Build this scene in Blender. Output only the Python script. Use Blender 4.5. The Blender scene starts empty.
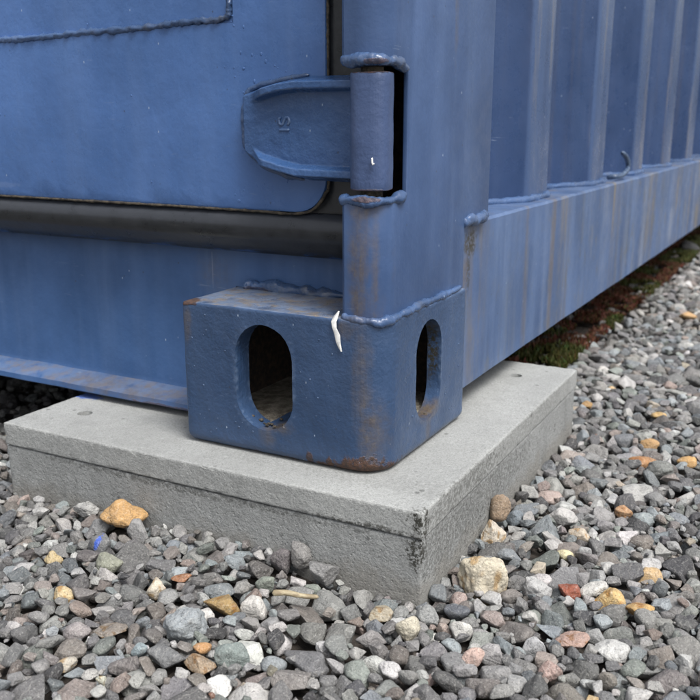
import bpy, bmesh, math, random
import numpy as np
from mathutils import Vector, Matrix, noise as mnoise

# ------------------------------------------------------------------ camera, sky, sun, exposure
scene = bpy.context.scene
CAM = np.array([0.2758, -0.5571, 0.2588]); YAW, PITCH, FPX = 0.4973, 0.2511, 899.54
_f = np.array([-math.sin(YAW)*math.cos(PITCH), math.cos(YAW)*math.cos(PITCH), -math.sin(PITCH)])
_r = np.cross(_f, [0, 0, 1]); _r /= np.linalg.norm(_r); _u = np.cross(_r, _f)
cd = bpy.data.cameras.new('camera'); cam = bpy.data.objects.new('camera', cd)
scene.collection.objects.link(cam); scene.camera = cam
cd.sensor_width = 36; cd.lens = FPX/700*36; cd.clip_start = .02; cd.clip_end = 500
cd.dof.use_dof = True; cd.dof.focus_distance = .66; cd.dof.aperture_fstop = 15
cam.matrix_world = Matrix(((_r[0], _u[0], -_f[0], CAM[0]), (_r[1], _u[1], -_f[1], CAM[1]), (_r[2], _u[2], -_f[2], CAM[2]), (0, 0, 0, 1)))

world = bpy.data.worlds.new('World'); scene.world = world; world.use_nodes = True
wn = world.node_tree.nodes; wl = world.node_tree.links
for n in list(wn): wn.remove(n)
SUN_EL, SUN_AZ = 58, 118          # azimuth from +Y towards +X
sky = wn.new('ShaderNodeTexSky'); sky.sky_type = 'NISHITA'; sky.sun_disc = False
sky.sun_elevation = math.radians(SUN_EL); sky.sun_rotation = math.radians(SUN_AZ)
sky.dust_density = 6; sky.ozone_density = .6; sky.air_density = 1.0
hs = wn.new('ShaderNodeHueSaturation'); hs.inputs['Saturation'].default_value = .28
bg = wn.new('ShaderNodeBackground'); bg.inputs['Strength'].default_value = .125
wo = wn.new('ShaderNodeOutputWorld')
wl.new(sky.outputs[0], hs.inputs['Color']); wl.new(hs.outputs[0], bg.inputs['Color']); wl.new(bg.outputs[0], wo.inputs['Surface'])
sd = bpy.data.lights.new('sun', 'SUN'); sd.energy = 1.7; sd.angle = math.radians(22); sd.color = (1, .97, .92)
sun = bpy.data.objects.new('sun', sd); scene.collection.objects.link(sun)
_sv = Vector((math.sin(math.radians(SUN_AZ))*math.cos(math.radians(SUN_EL)), math.cos(math.radians(SUN_AZ))*math.cos(math.radians(SUN_EL)), math.sin(math.radians(SUN_EL))))
_sv = _sv.normalized(); sun.rotation_euler = _sv.to_track_quat('Z', 'Y').to_euler()
vs = scene.view_settings; vs.view_transform = 'Standard'; vs.look = 'None'; vs.gamma = 1; vs.use_curve_mapping = False
vs.exposure = 0.76

rng = np.random.default_rng(11); random.seed(5)
COL = scene.collection

# ------------------------------------------------------------------ object helpers
def tag(o, label=None, cat=None, group=None, kind=None):
    if label: o['label'] = label
    if cat: o['category'] = cat
    if group: o['group'] = group
    if kind: o['kind'] = kind
    return o
def empty(name, loc):
    o = bpy.data.objects.new(name, None); COL.objects.link(o); o.location = loc; o.empty_display_size = .05; return o
def link(name, me, mat, parent=None, smooth=None):
    o = bpy.data.objects.new(name, me); COL.objects.link(o)
    if mat: me.materials.append(mat)
    if parent:
        o.parent = parent
        p = Vector((0, 0, 0)); q = parent
        while q: p += q.location; q = q.parent
        o.location = -p
    if smooth is not None: shade(me, smooth)
    return o
def shade(me, angle=35):
    me.polygons.foreach_set('use_smooth', [True]*len(me.polygons))
    bm = bmesh.new(); bm.from_mesh(me); lim = math.radians(angle)
    for e in bm.edges:
        if len(e.link_faces) == 2 and e.calc_face_angle(0) > lim: e.smooth = False
    bm.to_mesh(me); bm.free()
def box_bm(x0, x1, y0, y1, z0, z1, bm=None):
    bm = bm or bmesh.new()
    v = [bm.verts.new(p) for p in ((x0,y0,z0),(x1,y0,z0),(x1,y1,z0),(x0,y1,z0),(x0,y0,z1),(x1,y0,z1),(x1,y1,z1),(x0,y1,z1))]
    for f in ((0,3,2,1),(4,5,6,7),(0,1,5,4),(1,2,6,5),(2,3,7,6),(3,0,4,7)): bm.faces.new([v[i] for i in f])
    return bm
def prism_bm(pts, axis, a, b, bm=None):
    """closed 2-D outline extruded along axis; outline coords are the two other axes in order"""
    bm = bm or bmesh.new()
    def P(p, t):
        l = list(p); l.insert('xyz'.index(axis), t); return l
    A = [bm.verts.new(P(p, a)) for p in pts]; B = [bm.verts.new(P(p, b)) for p in pts]; n = len(pts)
    bm.faces.new(A); bm.faces.new(B[::-1])
    for i in range(n): bm.faces.new((A[i], B[i], B[(i+1) % n], A[(i+1) % n]))
    bmesh.ops.recalc_face_normals(bm, faces=bm.faces)
    return bm
def mesh(bm, name='m'):
    bmesh.ops.recalc_face_normals(bm, faces=bm.faces)
    me = bpy.data.meshes.new(name); bm.to_mesh(me); bm.free(); return me
def bevel_bm(bm, w, seg=3, edges=None):
    bmesh.ops.bevel(bm, geom=list(edges or bm.edges), offset=w, offset_type='OFFSET', segments=seg, profile=.5, affect='EDGES', clamp_overlap=True)
    return bm
def boolean(base, cutters, extra_bevel=None):
    """cut meshes out of a mesh, returns a new mesh"""
    ob = bpy.data.objects.new('tmp', base); COL.objects.link(ob); tmp = []
    for c in cutters:
        co = bpy.data.objects.new('tmp', c); COL.objects.link(co); tmp.append(co)
        m = ob.modifiers.new('b', 'BOOLEAN'); m.operation = 'DIFFERENCE'; m.object = co; m.solver = 'EXACT'
    if extra_bevel:
        m = ob.modifiers.new('v', 'BEVEL'); m.width = extra_bevel; m.segments = 3; m.limit_method = 'ANGLE'; m.angle_limit = math.radians(50); m.use_clamp_overlap = True
    dg = bpy.context.evaluated_depsgraph_get(); dg.update()
    me = bpy.data.meshes.new_from_object(ob.evaluated_get(dg))
    for o in tmp + [ob]: bpy.data.objects.remove(o)
    return me
def densify(me, size):
    """cut long edges so that the surface can be dented"""
    bm = bmesh.new(); bm.from_mesh(me); bmesh.ops.triangulate(bm, faces=bm.faces)
    for _ in range(7):
        es = [e for e in bm.edges if e.calc_length() > size]
        if not es: break
        bmesh.ops.subdivide_edges(bm, edges=es, cuts=1)
        bmesh.ops.triangulate(bm, faces=[f for f in bm.faces if len(f.verts) > 3])
    bm.to_mesh(me); bm.free(); return me
def dent(me, amp, freq, seed=0.):
    for v in me.vertices:
        p = Vector(v.co)*freq + Vector((seed, seed*2, 0))
        n = mnoise.noise_vector(p)*.7 + mnoise.noise_vector(p*3.1)*.3
        v.co += n*amp
    return me
def spline(pts, n):
    pts = np.array(pts, float); out = []
    P = np.vstack([2*pts[0]-pts[1], pts, 2*pts[-1]-pts[-2]])
    for i in range(1, len(P)-2):
        for k in range(n):
            t = k/n; a, b, c, d = P[i-1], P[i], P[i+1], P[i+2]
            out.append(.5*((2*b)+(-a+c)*t+(2*a-5*b+4*c-d)*t*t+(-a+3*b-3*c+d)*t**3))
    out.append(P[-2]); return np.array(out)
def tube_bm(path, rad, ns=12, rough=0., freq=120, squash=None, bm=None, taper=True):
    bm = bm or bmesh.new(); rings = []; N = len(path); up = Vector((0.13, 0.2, 1)).normalized()
    for i, p in enumerate(path):
        t = Vector(path[min(i+1, N-1)]-path[max(i-1, 0)]).normalized()
        a = t.cross(up)
        if a.length < .1: a = t.cross(Vector((1, 0, 0)))
        a.normalize(); b = a.cross(t).normalized()
        r = rad[i] if hasattr(rad, '__len__') else rad
        if taper:
            e = min(i, N-1-i)/max(1, .06*N)
            if e < 1: r *= math.sqrt(max(.0, 1-(1-e)**2))*.92+.08
        ring = []
        for k in range(ns):
            th = 2*math.pi*k/ns; d = a*math.cos(th)+b*math.sin(th)
            q = Vector(p)+d*r
            rr = r*(1+rough*(mnoise.noise(q*freq)+.55*mnoise.noise(q*freq*2.3)+.3*mnoise.noise(q*freq*5)))
            q = Vector(p)+d*rr
            ring.append(bm.verts.new(q))
        rings.append(ring)
    for i in range(N-1):
        for k in range(ns): bm.faces.new((rings[i][k], rings[i][(k+1) % ns], rings[i+1][(k+1) % ns], rings[i+1][k]))
    bm.faces.new(rings[0]); bm.faces.new(rings[-1][::-1])
    bmesh.ops.recalc_face_normals(bm, faces=bm.faces)
    return bm
def bead(name, pts, r, mat, parent, rough=.45, freq=90, n=16, rvar=.25, seed=0, wobble=.0):
    path = spline(pts, n); rad = []
    for i, p in enumerate(path):
        rad.append(r*(1+rvar*1.3*mnoise.noise(Vector(p)*85+Vector((seed, 0, 0)))))
        if wobble: path[i] = p+np.array(mnoise.noise_vector(Vector(p)*60+Vector((seed, 3, 1))))*wobble
    return link(name, mesh(tube_bm(path, rad, 16, rough*1.15, freq)), mat, parent, 180)

# ------------------------------------------------------------------ materials
def newmat(name):
    m = bpy.data.materials.new(name); m.use_nodes = True; m.node_tree.nodes.clear(); return m, m.node_tree.nodes, m.node_tree.links
class NT:
    """small node-tree writer; world position drives every mask"""
    def __init__(s, name):
        s.m, s.n, s.l = newmat(name)
        s.pos = s.n.new('ShaderNodeNewGeometry').outputs['Position']
        s.out = s.n.new('ShaderNodeOutputMaterial'); s.bsdf = s.n.new('ShaderNodeBsdfPrincipled')
        s.l.new(s.bsdf.outputs[0], s.out.inputs['Surface'])
    def inp(s, node, k, v):
        if v is None: return
        if isinstance(v, bpy.types.NodeSocket): s.l.new(v, node.inputs[k])
        else: node.inputs[k].default_value = v
    def mapv(s, scale, loc=(0, 0, 0), src=None):
        k = s.n.new('ShaderNodeMapping'); k.inputs['Scale'].default_value = scale; k.inputs['Location'].default_value = loc
        s.l.new(src or s.pos, k.inputs['Vector']); return k.outputs[0]
    def noise(s, scale, detail=4, rough=.55, vec=None, dist=0):
        k = s.n.new('ShaderNodeTexNoise'); k.inputs['Scale'].default_value = scale; k.inputs['Detail'].default_value = detail
        k.inputs['Roughness'].default_value = rough; k.inputs['Distortion'].default_value = dist
        s.l.new(vec or s.pos, k.inputs['Vector']); return k.outputs['Fac']
    def voro(s, scale, feature='F1', vec=None, out='Distance'):
        k = s.n.new('ShaderNodeTexVoronoi'); k.feature = feature; k.inputs['Scale'].default_value = scale
        s.l.new(vec or s.pos, k.inputs['Vector']); return k.outputs[out]
    def math(s, op, a, b=0., c=None, clamp=False):
        k = s.n.new('ShaderNodeMath'); k.operation = op; k.use_clamp = clamp
        s.inp(k, 0, a); s.inp(k, 1, b)
        if c is not None: s.inp(k, 2, c)
        return k.outputs[0]
    def ramp(s, f, a, b, lo=0., hi=1.):
        k = s.n.new('ShaderNodeMapRange'); k.clamp = True; k.interpolation_type = 'SMOOTHSTEP'
        s.inp(k, 'Value', f); s.inp(k, 'From Min', a); s.inp(k, 'From Max', b); s.inp(k, 'To Min', lo); s.inp(k, 'To Max', hi); return k.outputs[0]
    def mix(s, f, a, b, mode='MIX'):
        k = s.n.new('ShaderNodeMix'); k.data_type = 'RGBA'; k.blend_type = mode
        s.inp(k, 0, f)
        for i, v in ((6, a), (7, b)):
            if isinstance(v, bpy.types.NodeSocket): s.l.new(v, k.inputs[i])
            else: k.inputs[i].default_value = (*v[:3], 1)
        return k.outputs[2]
    def sep(s):
        k = s.n.new('ShaderNodeSeparateXYZ'); s.l.new(s.pos, k.inputs[0]); return k.outputs
    def bump(s, h, strength, dist, prev=None):
        k = s.n.new('ShaderNodeBump'); k.inputs['Strength'].default_value = strength; k.inputs['Distance'].default_value = dist
        s.inp(k, 'Height', h)
        if prev: s.l.new(prev, k.inputs['Normal'])
        return k.outputs[0]
    def blob(s, c, r, nz=.35, edge=.5, nscale=160):
        """soft irregular spot: 1 inside, 0 outside the ellipsoid c +- r"""
        v = s.n.new('ShaderNodeVectorMath'); v.operation = 'SUBTRACT'; s.l.new(s.pos, v.inputs[0]); v.inputs[1].default_value = c
        d = s.n.new('ShaderNodeVectorMath'); d.operation = 'DIVIDE'; s.l.new(v.outputs[0], d.inputs[0]); d.inputs[1].default_value = r
        L = s.n.new('ShaderNodeVectorMath'); L.operation = 'LENGTH'; s.l.new(d.outputs[0], L.inputs[0])
        n = s.noise(nscale, 4, .65)
        x = s.math('ADD', L.outputs['Value'], s.math('MULTIPLY', s.math('SUBTRACT', n, .5), nz*4))
        return s.ramp(x, 1, 1-edge, 0, 1)
    def fin(s, col, rough, nrm=None, metal=0., spec=.5, coat=0.):
        s.inp(s.bsdf, 'Base Color', col if isinstance(col, bpy.types.NodeSocket) else (*col, 1))
        s.inp(s.bsdf, 'Roughness', rough); s.inp(s.bsdf, 'Metallic', metal); s.inp(s.bsdf, 'Specular IOR Level', spec)
        if coat: s.inp(s.bsdf, 'Coat Weight', coat); s.inp(s.bsdf, 'Coat Roughness', .25)
        if nrm is not None: s.l.new(nrm, s.bsdf.inputs['Normal'])
        return s.m
RUST = (.16, .055, .018); OCHRE = (.13, .098, .052); CHALK = (.17, .25, .42)
def steel(name, base, vary=.3, chalk=.2, streak=0., streak_axis='y', rust=(), ochre=(), chips=(), rough=.42, peel=.5, peel_scale=260, brush=0., lumps=0., grime=0., runs=0., rib_sheen=0., dust_sheen=0., darks=(), edge_pale=0., scuff=.3):
    t = NT(name)
    dark = tuple(c*(1-vary) for c in base); lite = tuple(min(1, c*(1+vary)+.012) for c in base)
    n1 = t.noise(9, 6, .6); n2 = t.noise(55, 5, .65); n3 = t.noise(600, 3, .6)
    sv = (38, 38, 2.4)
    st = t.noise(1, 5, .7, t.mapv(sv)); st2 = t.noise(1, 4, .6, t.mapv((22, 22, 1.3), (3, 1, 0)))
    col = t.mix(t.ramp(n1, .3, .7), dark, lite)
    col = t.mix(t.math('MULTIPLY', t.ramp(n2, .4, .8), .2), col, dark)
    col = t.mix(t.math('MULTIPLY', t.ramp(st2, .42, .72), chalk), col, CHALK)
    col = t.mix(t.math('MULTIPLY', t.ramp(st, .5, .8), chalk*.8), col, CHALK)
    if streak:
        s1 = t.noise(1, 4, .6, t.mapv((30, 30, 1.3), (7, 5, 2))); s2 = t.noise(1, 3, .6, t.mapv((8, 8, .8), (1, 9, 2)))
        m = t.math('MULTIPLY', t.ramp(s1, .5, .66), t.ramp(s2, .42, .6))
        m = t.math('MULTIPLY', m, t.ramp(t.noise(90, 5, .7), .25, .6, .45, 1))
        col = t.mix(t.math('MULTIPLY', m, streak), col, OCHRE)
        s3 = t.noise(1, 4, .6, t.mapv((55, 55, 1.5), (2, 2, 9)))
        col = t.mix(t.math('MULTIPLY', t.ramp(s3, .58, .74), streak*.22), col, (.36, .39, .46))
    xyz = t.sep()
    if rib_sheen:     # raised ribs painted paler, the sky's grazing reflection put into the colour
        m = t.math('MULTIPLY', t.ramp(xyz[0], -.0275, -.0250), t.ramp(st2, .25, .6, .5, 1)); col = t.mix(t.math('MULTIPLY', m, rib_sheen), col, (.054, .097, .205))
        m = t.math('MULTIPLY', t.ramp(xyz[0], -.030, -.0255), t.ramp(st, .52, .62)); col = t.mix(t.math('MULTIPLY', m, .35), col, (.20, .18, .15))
    if runs:        # dirt washed down from the foot of every rib
        ph = t.math('FRACT', t.math('DIVIDE', t.math('SUBTRACT', xyz[1], .395), .272)); far_ = t.ramp(xyz[1], .2, 1.2, .5, 1.25)
        for c0, wd, cc, k in ((.10, .10, (.24, .27, .33), .6), (.30, .13, (.19, .155, .085), .85), (.40, .05, (.11, .10, .075), .7), (.66, .10, (.15, .145, .11), .5), (.84, .03, (.27, .27, .24), .5)):
            d_ = t.math('ABSOLUTE', t.math('SUBTRACT', t.math('ADD', ph, t.math('MULTIPLY', t.math('SUBTRACT', t.noise(1, 3, .6, t.mapv((5, 5, 5))), .5), .12)), c0))
            m = t.math('MULTIPLY', t.math('MULTIPLY', t.ramp(d_, wd*1.3, 0), t.ramp(t.noise(11, 4, .6, t.mapv((1, 1, 1), (c0*9, 0, 0))), .38, .6)), t.ramp(t.noise(1, 5, .7, t.mapv((90, 90, 2.2), (c0, 3, 1))), .38, .62)); col = t.mix(t.math('MULTIPLY', t.math('MULTIPLY', m, far_), k*runs), col, cc)
        m = t.math('MULTIPLY', t.ramp(t.noise(42, 6, .75, t.mapv((1, 1, .6))), .55, .68), far_); col = t.mix(t.math('MULTIPLY', m, .5), col, (.11, .10, .06))
    if dust_sheen:        # dust and painted sky brightness on level surfaces
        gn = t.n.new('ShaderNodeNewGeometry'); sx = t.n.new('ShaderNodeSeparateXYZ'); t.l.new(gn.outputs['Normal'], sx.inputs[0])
        m = t.math('MULTIPLY', t.ramp(sx.outputs[2], .75, .95), t.ramp(t.noise(70, 6, .7), .25, .55)); m = t.math('MULTIPLY', m, t.math('MAXIMUM', t.ramp(xyz[2], .10, .11), t.ramp(xyz[2], .021, .0205))); col = t.mix(t.math('MULTIPLY', m, dust_sheen), col, t.mix(t.ramp(t.noise(60, 5, .75), .45, .62), (.17, .22, .32), (.25, .21, .16)))
    # paler, broken tone along sharp corners
    if edge_pale: pt = t.n.new('ShaderNodeNewGeometry').outputs['Pointiness']; pe = t.math('MULTIPLY', t.ramp(pt, .525, .57), t.ramp(t.noise(140, 5, .7), .38, .6)); col = t.mix(t.math('MULTIPLY', pe, edge_pale), col, (.15, .21, .32))
    # scuffs: short slanted scratches
    sc = t.noise(1, 2, .5, t.mapv((30, 30, 420), (5, 1, 2)), 1.5); scm = t.math('MULTIPLY', t.ramp(sc, .70, .74), t.ramp(t.noise(19, 3, .6), .52, .62)); col = t.mix(t.math('MULTIPLY', scm, scuff), col, (.25, .31, .42))
    # small pale nicks and dark specks
    sp = t.voro(85, vec=t.mapv((1, 1, .45))); col = t.mix(t.math('MULTIPLY', t.ramp(sp, .05, .025), .7), col, (.42, .5, .62))
    sp2 = t.voro(60, vec=t.mapv((1, 1, .8), (3, 3, 3))); col = t.mix(t.math('MULTIPLY', t.ramp(sp2, .05, .03), .6), col, (.03, .03, .03))
    if grime:
        col = t.mix(t.math('MULTIPLY', t.ramp(t.noise(26, 7, .75), .48, .75), grime), col, (.10, .095, .08))
    r = t.ramp(n2, .3, .7, rough-.07, rough+.1)
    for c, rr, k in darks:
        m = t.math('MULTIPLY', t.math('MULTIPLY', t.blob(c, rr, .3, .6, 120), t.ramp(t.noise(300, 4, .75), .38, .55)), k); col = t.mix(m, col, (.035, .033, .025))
    allm = None
    for c, rr, k in ochre:
        m = t.math('MULTIPLY', t.blob(c, rr, .22, .75, 90), k)
        m = t.math('MULTIPLY', m, t.ramp(st, .34, .58, .4, 1)); m = t.math('MULTIPLY', m, t.ramp(t.noise(75, 7, .78), .34, .58, .42, 1)); col = t.mix(m, col, t.mix(t.ramp(t.noise(210, 4, .7), .35, .65), OCHRE, (.085, .06, .035)))
    for c, rr, k in rust:
        m = t.math('MULTIPLY', t.blob(c, rr, .38, .3, 150), k); rc = t.mix(t.ramp(t.noise(320, 4, .7), .35, .7), (.032, .018, .012), (.105, .048, .024))
        col = t.mix(m, col, rc); allm = m if allm is None else t.math('MAXIMUM', allm, m)
    for c, rr, k in chips:
        col = t.mix(t.math('MULTIPLY', t.blob(c, rr, .3, .2, 260), k), col, (.55, .6, .68))
    if allm is not None: r = t.math('ADD', r, t.math('MULTIPLY', allm, .3), clamp=True)
    b0 = t.bump(st, .22, .0016); h = t.noise(peel_scale, 3, .55); b = t.bump(h, peel, .0006, b0)
    b = t.bump(t.noise(peel_scale*3.2, 3, .6), peel*.35, .0003, b)
    if lumps: b = t.bump(t.noise(70, 4, .6), lumps, .0016, b)
    if brush: b = t.bump(t.noise(1, 3, .6, t.mapv((60, 60, 500), (1, 1, 1))), brush, .0005, b)
    b = t.bump(t.noise(13, 3, .5), .25, .002, b)
    if allm is not None: b = t.bump(t.math('MULTIPLY', allm, t.noise(500, 4, .7)), .8, .0012, b)
    return t.fin(col, r, b, 0, .5)

BL_DOOR = (.053, .125, .315); BL_CAST = (.024, .054, .122); BL_SIDE = (.046, .088, .192); BL_PANEL = (.008, .031, .098); BL_SILL = (.026, .078, .205)
M = {}
M['door'] = steel('door paint', BL_DOOR, .14, .10, peel=.45, peel_scale=130, lumps=.25, rough=.30,
                  chips=[((-.43, .045, .199), (.03, .01, .003), .05)])
M['casting'] = steel('casting paint', BL_CAST, .16, .06, dust_sheen=.75, edge_pale=.5, peel=.8, peel_scale=330, lumps=.6, rough=.33, grime=.10,
    darks=[((-.008, .108, .08), (.0075, .012, .045), 1)], rust=[((-.176, .0, .1175), (.013, .02, .0028), .9), ((-.018, 0, -.004), (.034, .05, .019), .95), ((-.09, 0, -.003), (.09, .01, .006), .8), ((-.05, 0, 0), (.012, .01, .006), .9),
          ((0, .05, -.006), (.01, .06, .009), .9), ((-.045, 0, .003), (.004, .01, .007), .8), ((-.062, 0, .004), (.004, .01, .007), .8)],
    ochre=[((-.018, .0, .075), (.010, .03, .07), .5), ((-.007, .0, .03), (.016, .03, .04), .6), ((-.03, 0, .11), (.012, .02, .012), .5), ((-.10, .01, .018), (.012, .02, .02), .5), ((0, .085, .016), (.01, .008, .02), .4),
           ((-.175, 0, .10), (.006, .01, .02), .5), ((-.085, .045, .118), (.1, .035, .004), .35), ((-.09, .012, .027), (.022, .025, .009), 1), ((-.01, .088, .028), (.025, .03, .012), .9)])
M['post'] = steel('post paint', (.037, .077, .182), .16, .14, peel=.35, peel_scale=240, rough=.42,
    ochre=[((-.022, .0, .165), (.0105, .03, .062), 1.0), ((-.011, .0, .16), (.0035, .03, .06), .8), ((-.016, 0, .128), (.016, .03, .02), .5), ((-.018, .0, .198), (.02, .03, .01), .7), ((-.002, .01, .16), (.002, .02, .06), .5), ((-.002, .13, .34), (.01, .006, .05), .35)],
    rust=[((-.02, .0, .2045), (.025, .03, .0025), .9), ((-.02, .0, .2945), (.02, .03, .002), .7)])
M['barrel'] = steel('hinge paint', (.036, .064, .150), .16, .15, edge_pale=.5, peel=.6, peel_scale=260, lumps=.35, rough=.42,
    rust=[((-.018, .012, .2905), (.022, .03, .0018), .8), ((-.018, .01, .2105), (.025, .03, .0015), .6)])
M['hinge'] = steel('hinge blade paint', (.027, .076, .20), .16, .08, edge_pale=.5, peel=1.0, peel_scale=200, lumps=1.0, rough=.27)
M['weld'] = steel('painted weld', (.040, .082, .185), .35, .06, peel=.7, lumps=.6, rough=.28, grime=.55,
    rust=[((-.008, .002, .2965), (.010, .02, .0022), .6), ((-.017, .002, .2045), (.012, .02, .0022), .7), ((-.155, .07, .119), (.02, .02, .002), .5)], ochre=[((-.02, 0, .119), (.02, .02, .005), .6)])
M['sill'] = steel('sill paint', BL_SILL, .16, .16, dust_sheen=.45, peel=.4, peel_scale=160, lumps=.2, rough=.42,
    ochre=[((-.30, .045, .014), (.12, .04, .012), .55), ((-.2, .07, .13), (.03, .02, .03), .3)], rust=[((-.24, .045, .006), (.05, .01, .003), .6)],
    chips=[((-.205, .075, .13), (.0008, .01, .018), .12)])
M['rail'] = steel('rail paint', BL_SIDE, .15, .26, streak=.55, runs=.95, peel=.25, peel_scale=200, rough=.44, grime=.12,
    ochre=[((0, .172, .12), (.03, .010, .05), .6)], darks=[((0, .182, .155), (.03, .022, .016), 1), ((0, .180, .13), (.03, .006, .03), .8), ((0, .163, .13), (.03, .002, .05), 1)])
M['panel'] = steel('panel paint', BL_PANEL, .14, .06, peel=.3, peel_scale=200, rough=.30, streak=.12, rib_sheen=.7)
M['dark'] = steel('underside paint', (.03, .04, .06), .2, .05, grime=.6, rough=.6)
t = NT('bare scaled steel'); M['shade_dark'] = t.fin(t.mix(t.ramp(t.noise(180, 5, .7), .4, .65), (.012, .010, .009), (.05, .032, .022)), .85, t.bump(t.noise(250, 4, .6), .8, .001))  # near-black steel, the shade of the hollow insides put into its colour
t = NT('silt'); M['silt'] = t.fin(t.mix(t.ramp(t.noise(120, 5, .7), .35, .65), (.10, .085, .065), (.26, .24, .20)), .9, t.bump(t.noise(400, 4, .7), .9, .002))
t = NT('black rubber'); n = t.noise(60, 5, .65)
col = t.mix(t.ramp(n, .3, .7), (.010, .012, .015), (.022, .025, .030)); col = t.mix(t.math('MULTIPLY', t.ramp(t.noise(1, 4, .7, t.mapv((9, 9, 60))), .55, .75), .35), col, (.055, .053, .05))
gn = t.n.new('ShaderNodeNewGeometry'); sx = t.n.new('ShaderNodeSeparateXYZ'); t.l.new(gn.outputs['Normal'], sx.inputs[0])
col = t.mix(t.math('MULTIPLY', t.ramp(sx.outputs[2], -.02, .15), t.ramp(n, .2, .6, .5, 1)), col, (.034, .038, .047))  # dusty upward faces, with sky brightness painted into the rubber
col = t.mix(t.math('MULTIPLY', t.ramp(t.sep()[2], .1565, .1525), t.math('MULTIPLY', t.ramp(t.noise(1, 5, .7, t.mapv((16, 16, 90))), .50, .58), .9)), col, (.03, .075, .20))
M['rubber'] = t.fin(col, t.ramp(n, .3, .7, .26, .42), t.bump(t.noise(150, 4, .6), .3, .001))
t = NT('perished sealant'); col = t.mix(t.ramp(t.noise(220, 5, .7), .35, .65), (.015, .013, .011), (.085, .07, .05))
M['seal'] = t.fin(col, .75, t.bump(t.noise(300, 5, .7), .9, .0015))
def concrete(name, base, stains=(), pits=.6, blue=False, dirt=.4):
    t = NT(name); n = t.noise(7, 6, .65); s = t.noise(900, 3, .7); s2 = t.noise(240, 4, .7)
    col = t.mix(t.ramp(n, .3, .7), tuple(c*.86 for c in base), tuple(c*1.1 for c in base))
    col = t.mix(t.math('MULTIPLY', t.ramp(s, .42, .7), .65), col, tuple(c*.45 for c in base))
    col = t.mix(t.math('MULTIPLY', t.ramp(s2, .52, .75), .5), col, tuple(min(1, c*1.35) for c in base))
    col = t.mix(t.math('MULTIPLY', t.ramp(t.noise(34, 7, .8), .5, .72), dirt), col, tuple(c*.5 for c in base))
    pv = t.voro(75, vec=t.mapv((1, 1, 1), (.3, .1, .7))); pm = t.math('MULTIPLY', t.ramp(pv, .20, .10), t.ramp(t.noise(40, 2, .5), .52, .6)); col = t.mix(t.math('MULTIPLY', pm, .7), col, tuple(c*.3 for c in base))
    zs_ = t.sep()[2]; sl_ = t.math('MULTIPLY', t.ramp(t.math('ADD', zs_, t.math('MULTIPLY', t.math('SUBTRACT', t.noise(45, 4, .6), .5), .04)), -.046, -.066), .45); col = t.mix(sl_, col, (.17, .155, .13))
    vs_ = t.noise(1, 5, .65, t.mapv((60, 60, 6))); col = t.mix(t.math('MULTIPLY', t.ramp(vs_, .48, .72), dirt*.7), col, tuple(c*.45 for c in base))
    for c, r, k in stains:
        m = t.math('MULTIPLY', t.blob(c, r, .5, .35, 190), t.ramp(t.noise(330, 4, .75), .42, .56)); col = t.mix(t.math('MULTIPLY', m, k), col, (.035, .035, .03))
    if blue:
        m = t.blob((-.349, .052, .0), (.026, .009, .01), .55, .3, 120); col = t.mix(t.math('MULTIPLY', m, .85), col, (.05, .12, .4))
    pt = t.voro(260); b = t.bump(t.ramp(pt, .12, .28), pits*.5, .0012)
    b = t.bump(s2, pits, .0012, b); b = t.bump(s, pits*.8, .0006, b); b = t.bump(t.noise(60, 4, .6), .35, .002, b)
    return t.fin(col, .88, b, 0, .3)
K = np.array([.0503, -.0381, 0]); BY = .0071
ex = np.array([math.cos(BY), math.sin(BY), 0]); ey = np.array([-math.sin(BY), math.cos(BY), 0]); LX, LY = .4034, .4125
M['slab'] = concrete('paving concrete', (.305, .315, .312), blue=True, pits=.5, dirt=.25,
    stains=[((K[0], K[1], -.008), (.011, .012, .018), 1), ((K[0], K[1]+.08, -.012), (.006, .1, .014), .5), ((K[0], K[1]+.25, -.012), (.006, .14, .016), .25), ((K[0]-.03, K[1], -.020), (.07, .006, .004), .8),
            ((-.05, .0, .0), (.15, .02, .005), .15)])
M['block'] = concrete('block concrete', (.27, .28, .28), pits=.9, dirt=.45,
    stains=[((K[0]-.004, K[1], -.03), (.010, .012, .018), .95), ((K[0], K[1]+.1, -.035), (.006, .2, .03), .5), ((K[0]-.2, K[1], -.024), (.2, .006, .004), .5)])

# stones: colour travels in a per-stone attribute
def stone_mat(name, hero=False):
    t = NT(name); a = t.n.new('ShaderNodeAttribute'); a.attribute_name = 'tint'; c = a.outputs['Color']; fr = a.outputs['Alpha']
    n = t.noise(130, 5, .65); n2 = t.noise(620, 4, .7); n3 = t.noise(45, 3, .6)
    col = t.mix(t.math('MULTIPLY', t.ramp(n, .35, .7), .55), c, t.mix(.55, c, (.05, .05, .055)))
    col = t.mix(t.math('MULTIPLY', t.ramp(n2, .50, .72), .5), col, t.mix(.5, c, (.75, .75, .72)))
    w = t.n.new('ShaderNodeTexWave'); w.inputs['Scale'].default_value = 55; w.inputs['Distortion'].default_value = 9; w.inputs['Detail'].default_value = 4; t.l.new(t.pos, w.inputs['Vector'])
    vein = t.math('MULTIPLY', t.ramp(w.outputs['Fac'], .93, .99), t.ramp(n3, .48, .58))
    col = t.mix(t.math('MULTIPLY', vein, .14), col, (.62, .6, .56))
    dk = t.math('MULTIPLY', t.ramp(t.noise(900, 2, .5), .60, .68), .45); col = t.mix(dk, col, (.03, .03, .03))
    b = t.bump(n, 1.0, .0045); b = t.bump(t.noise(300, 5, .75), .8, .0018, b); b = t.bump(n2, .7, .0009, b)
    return t.fin(col, t.ramp(n2, .3, .7, .55, .8), b, 0, .4)
M['stone'] = stone_mat('stone')
t = NT('damp soil'); n = t.noise(120, 6, .7); v = t.voro(75, out='Color')
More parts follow.
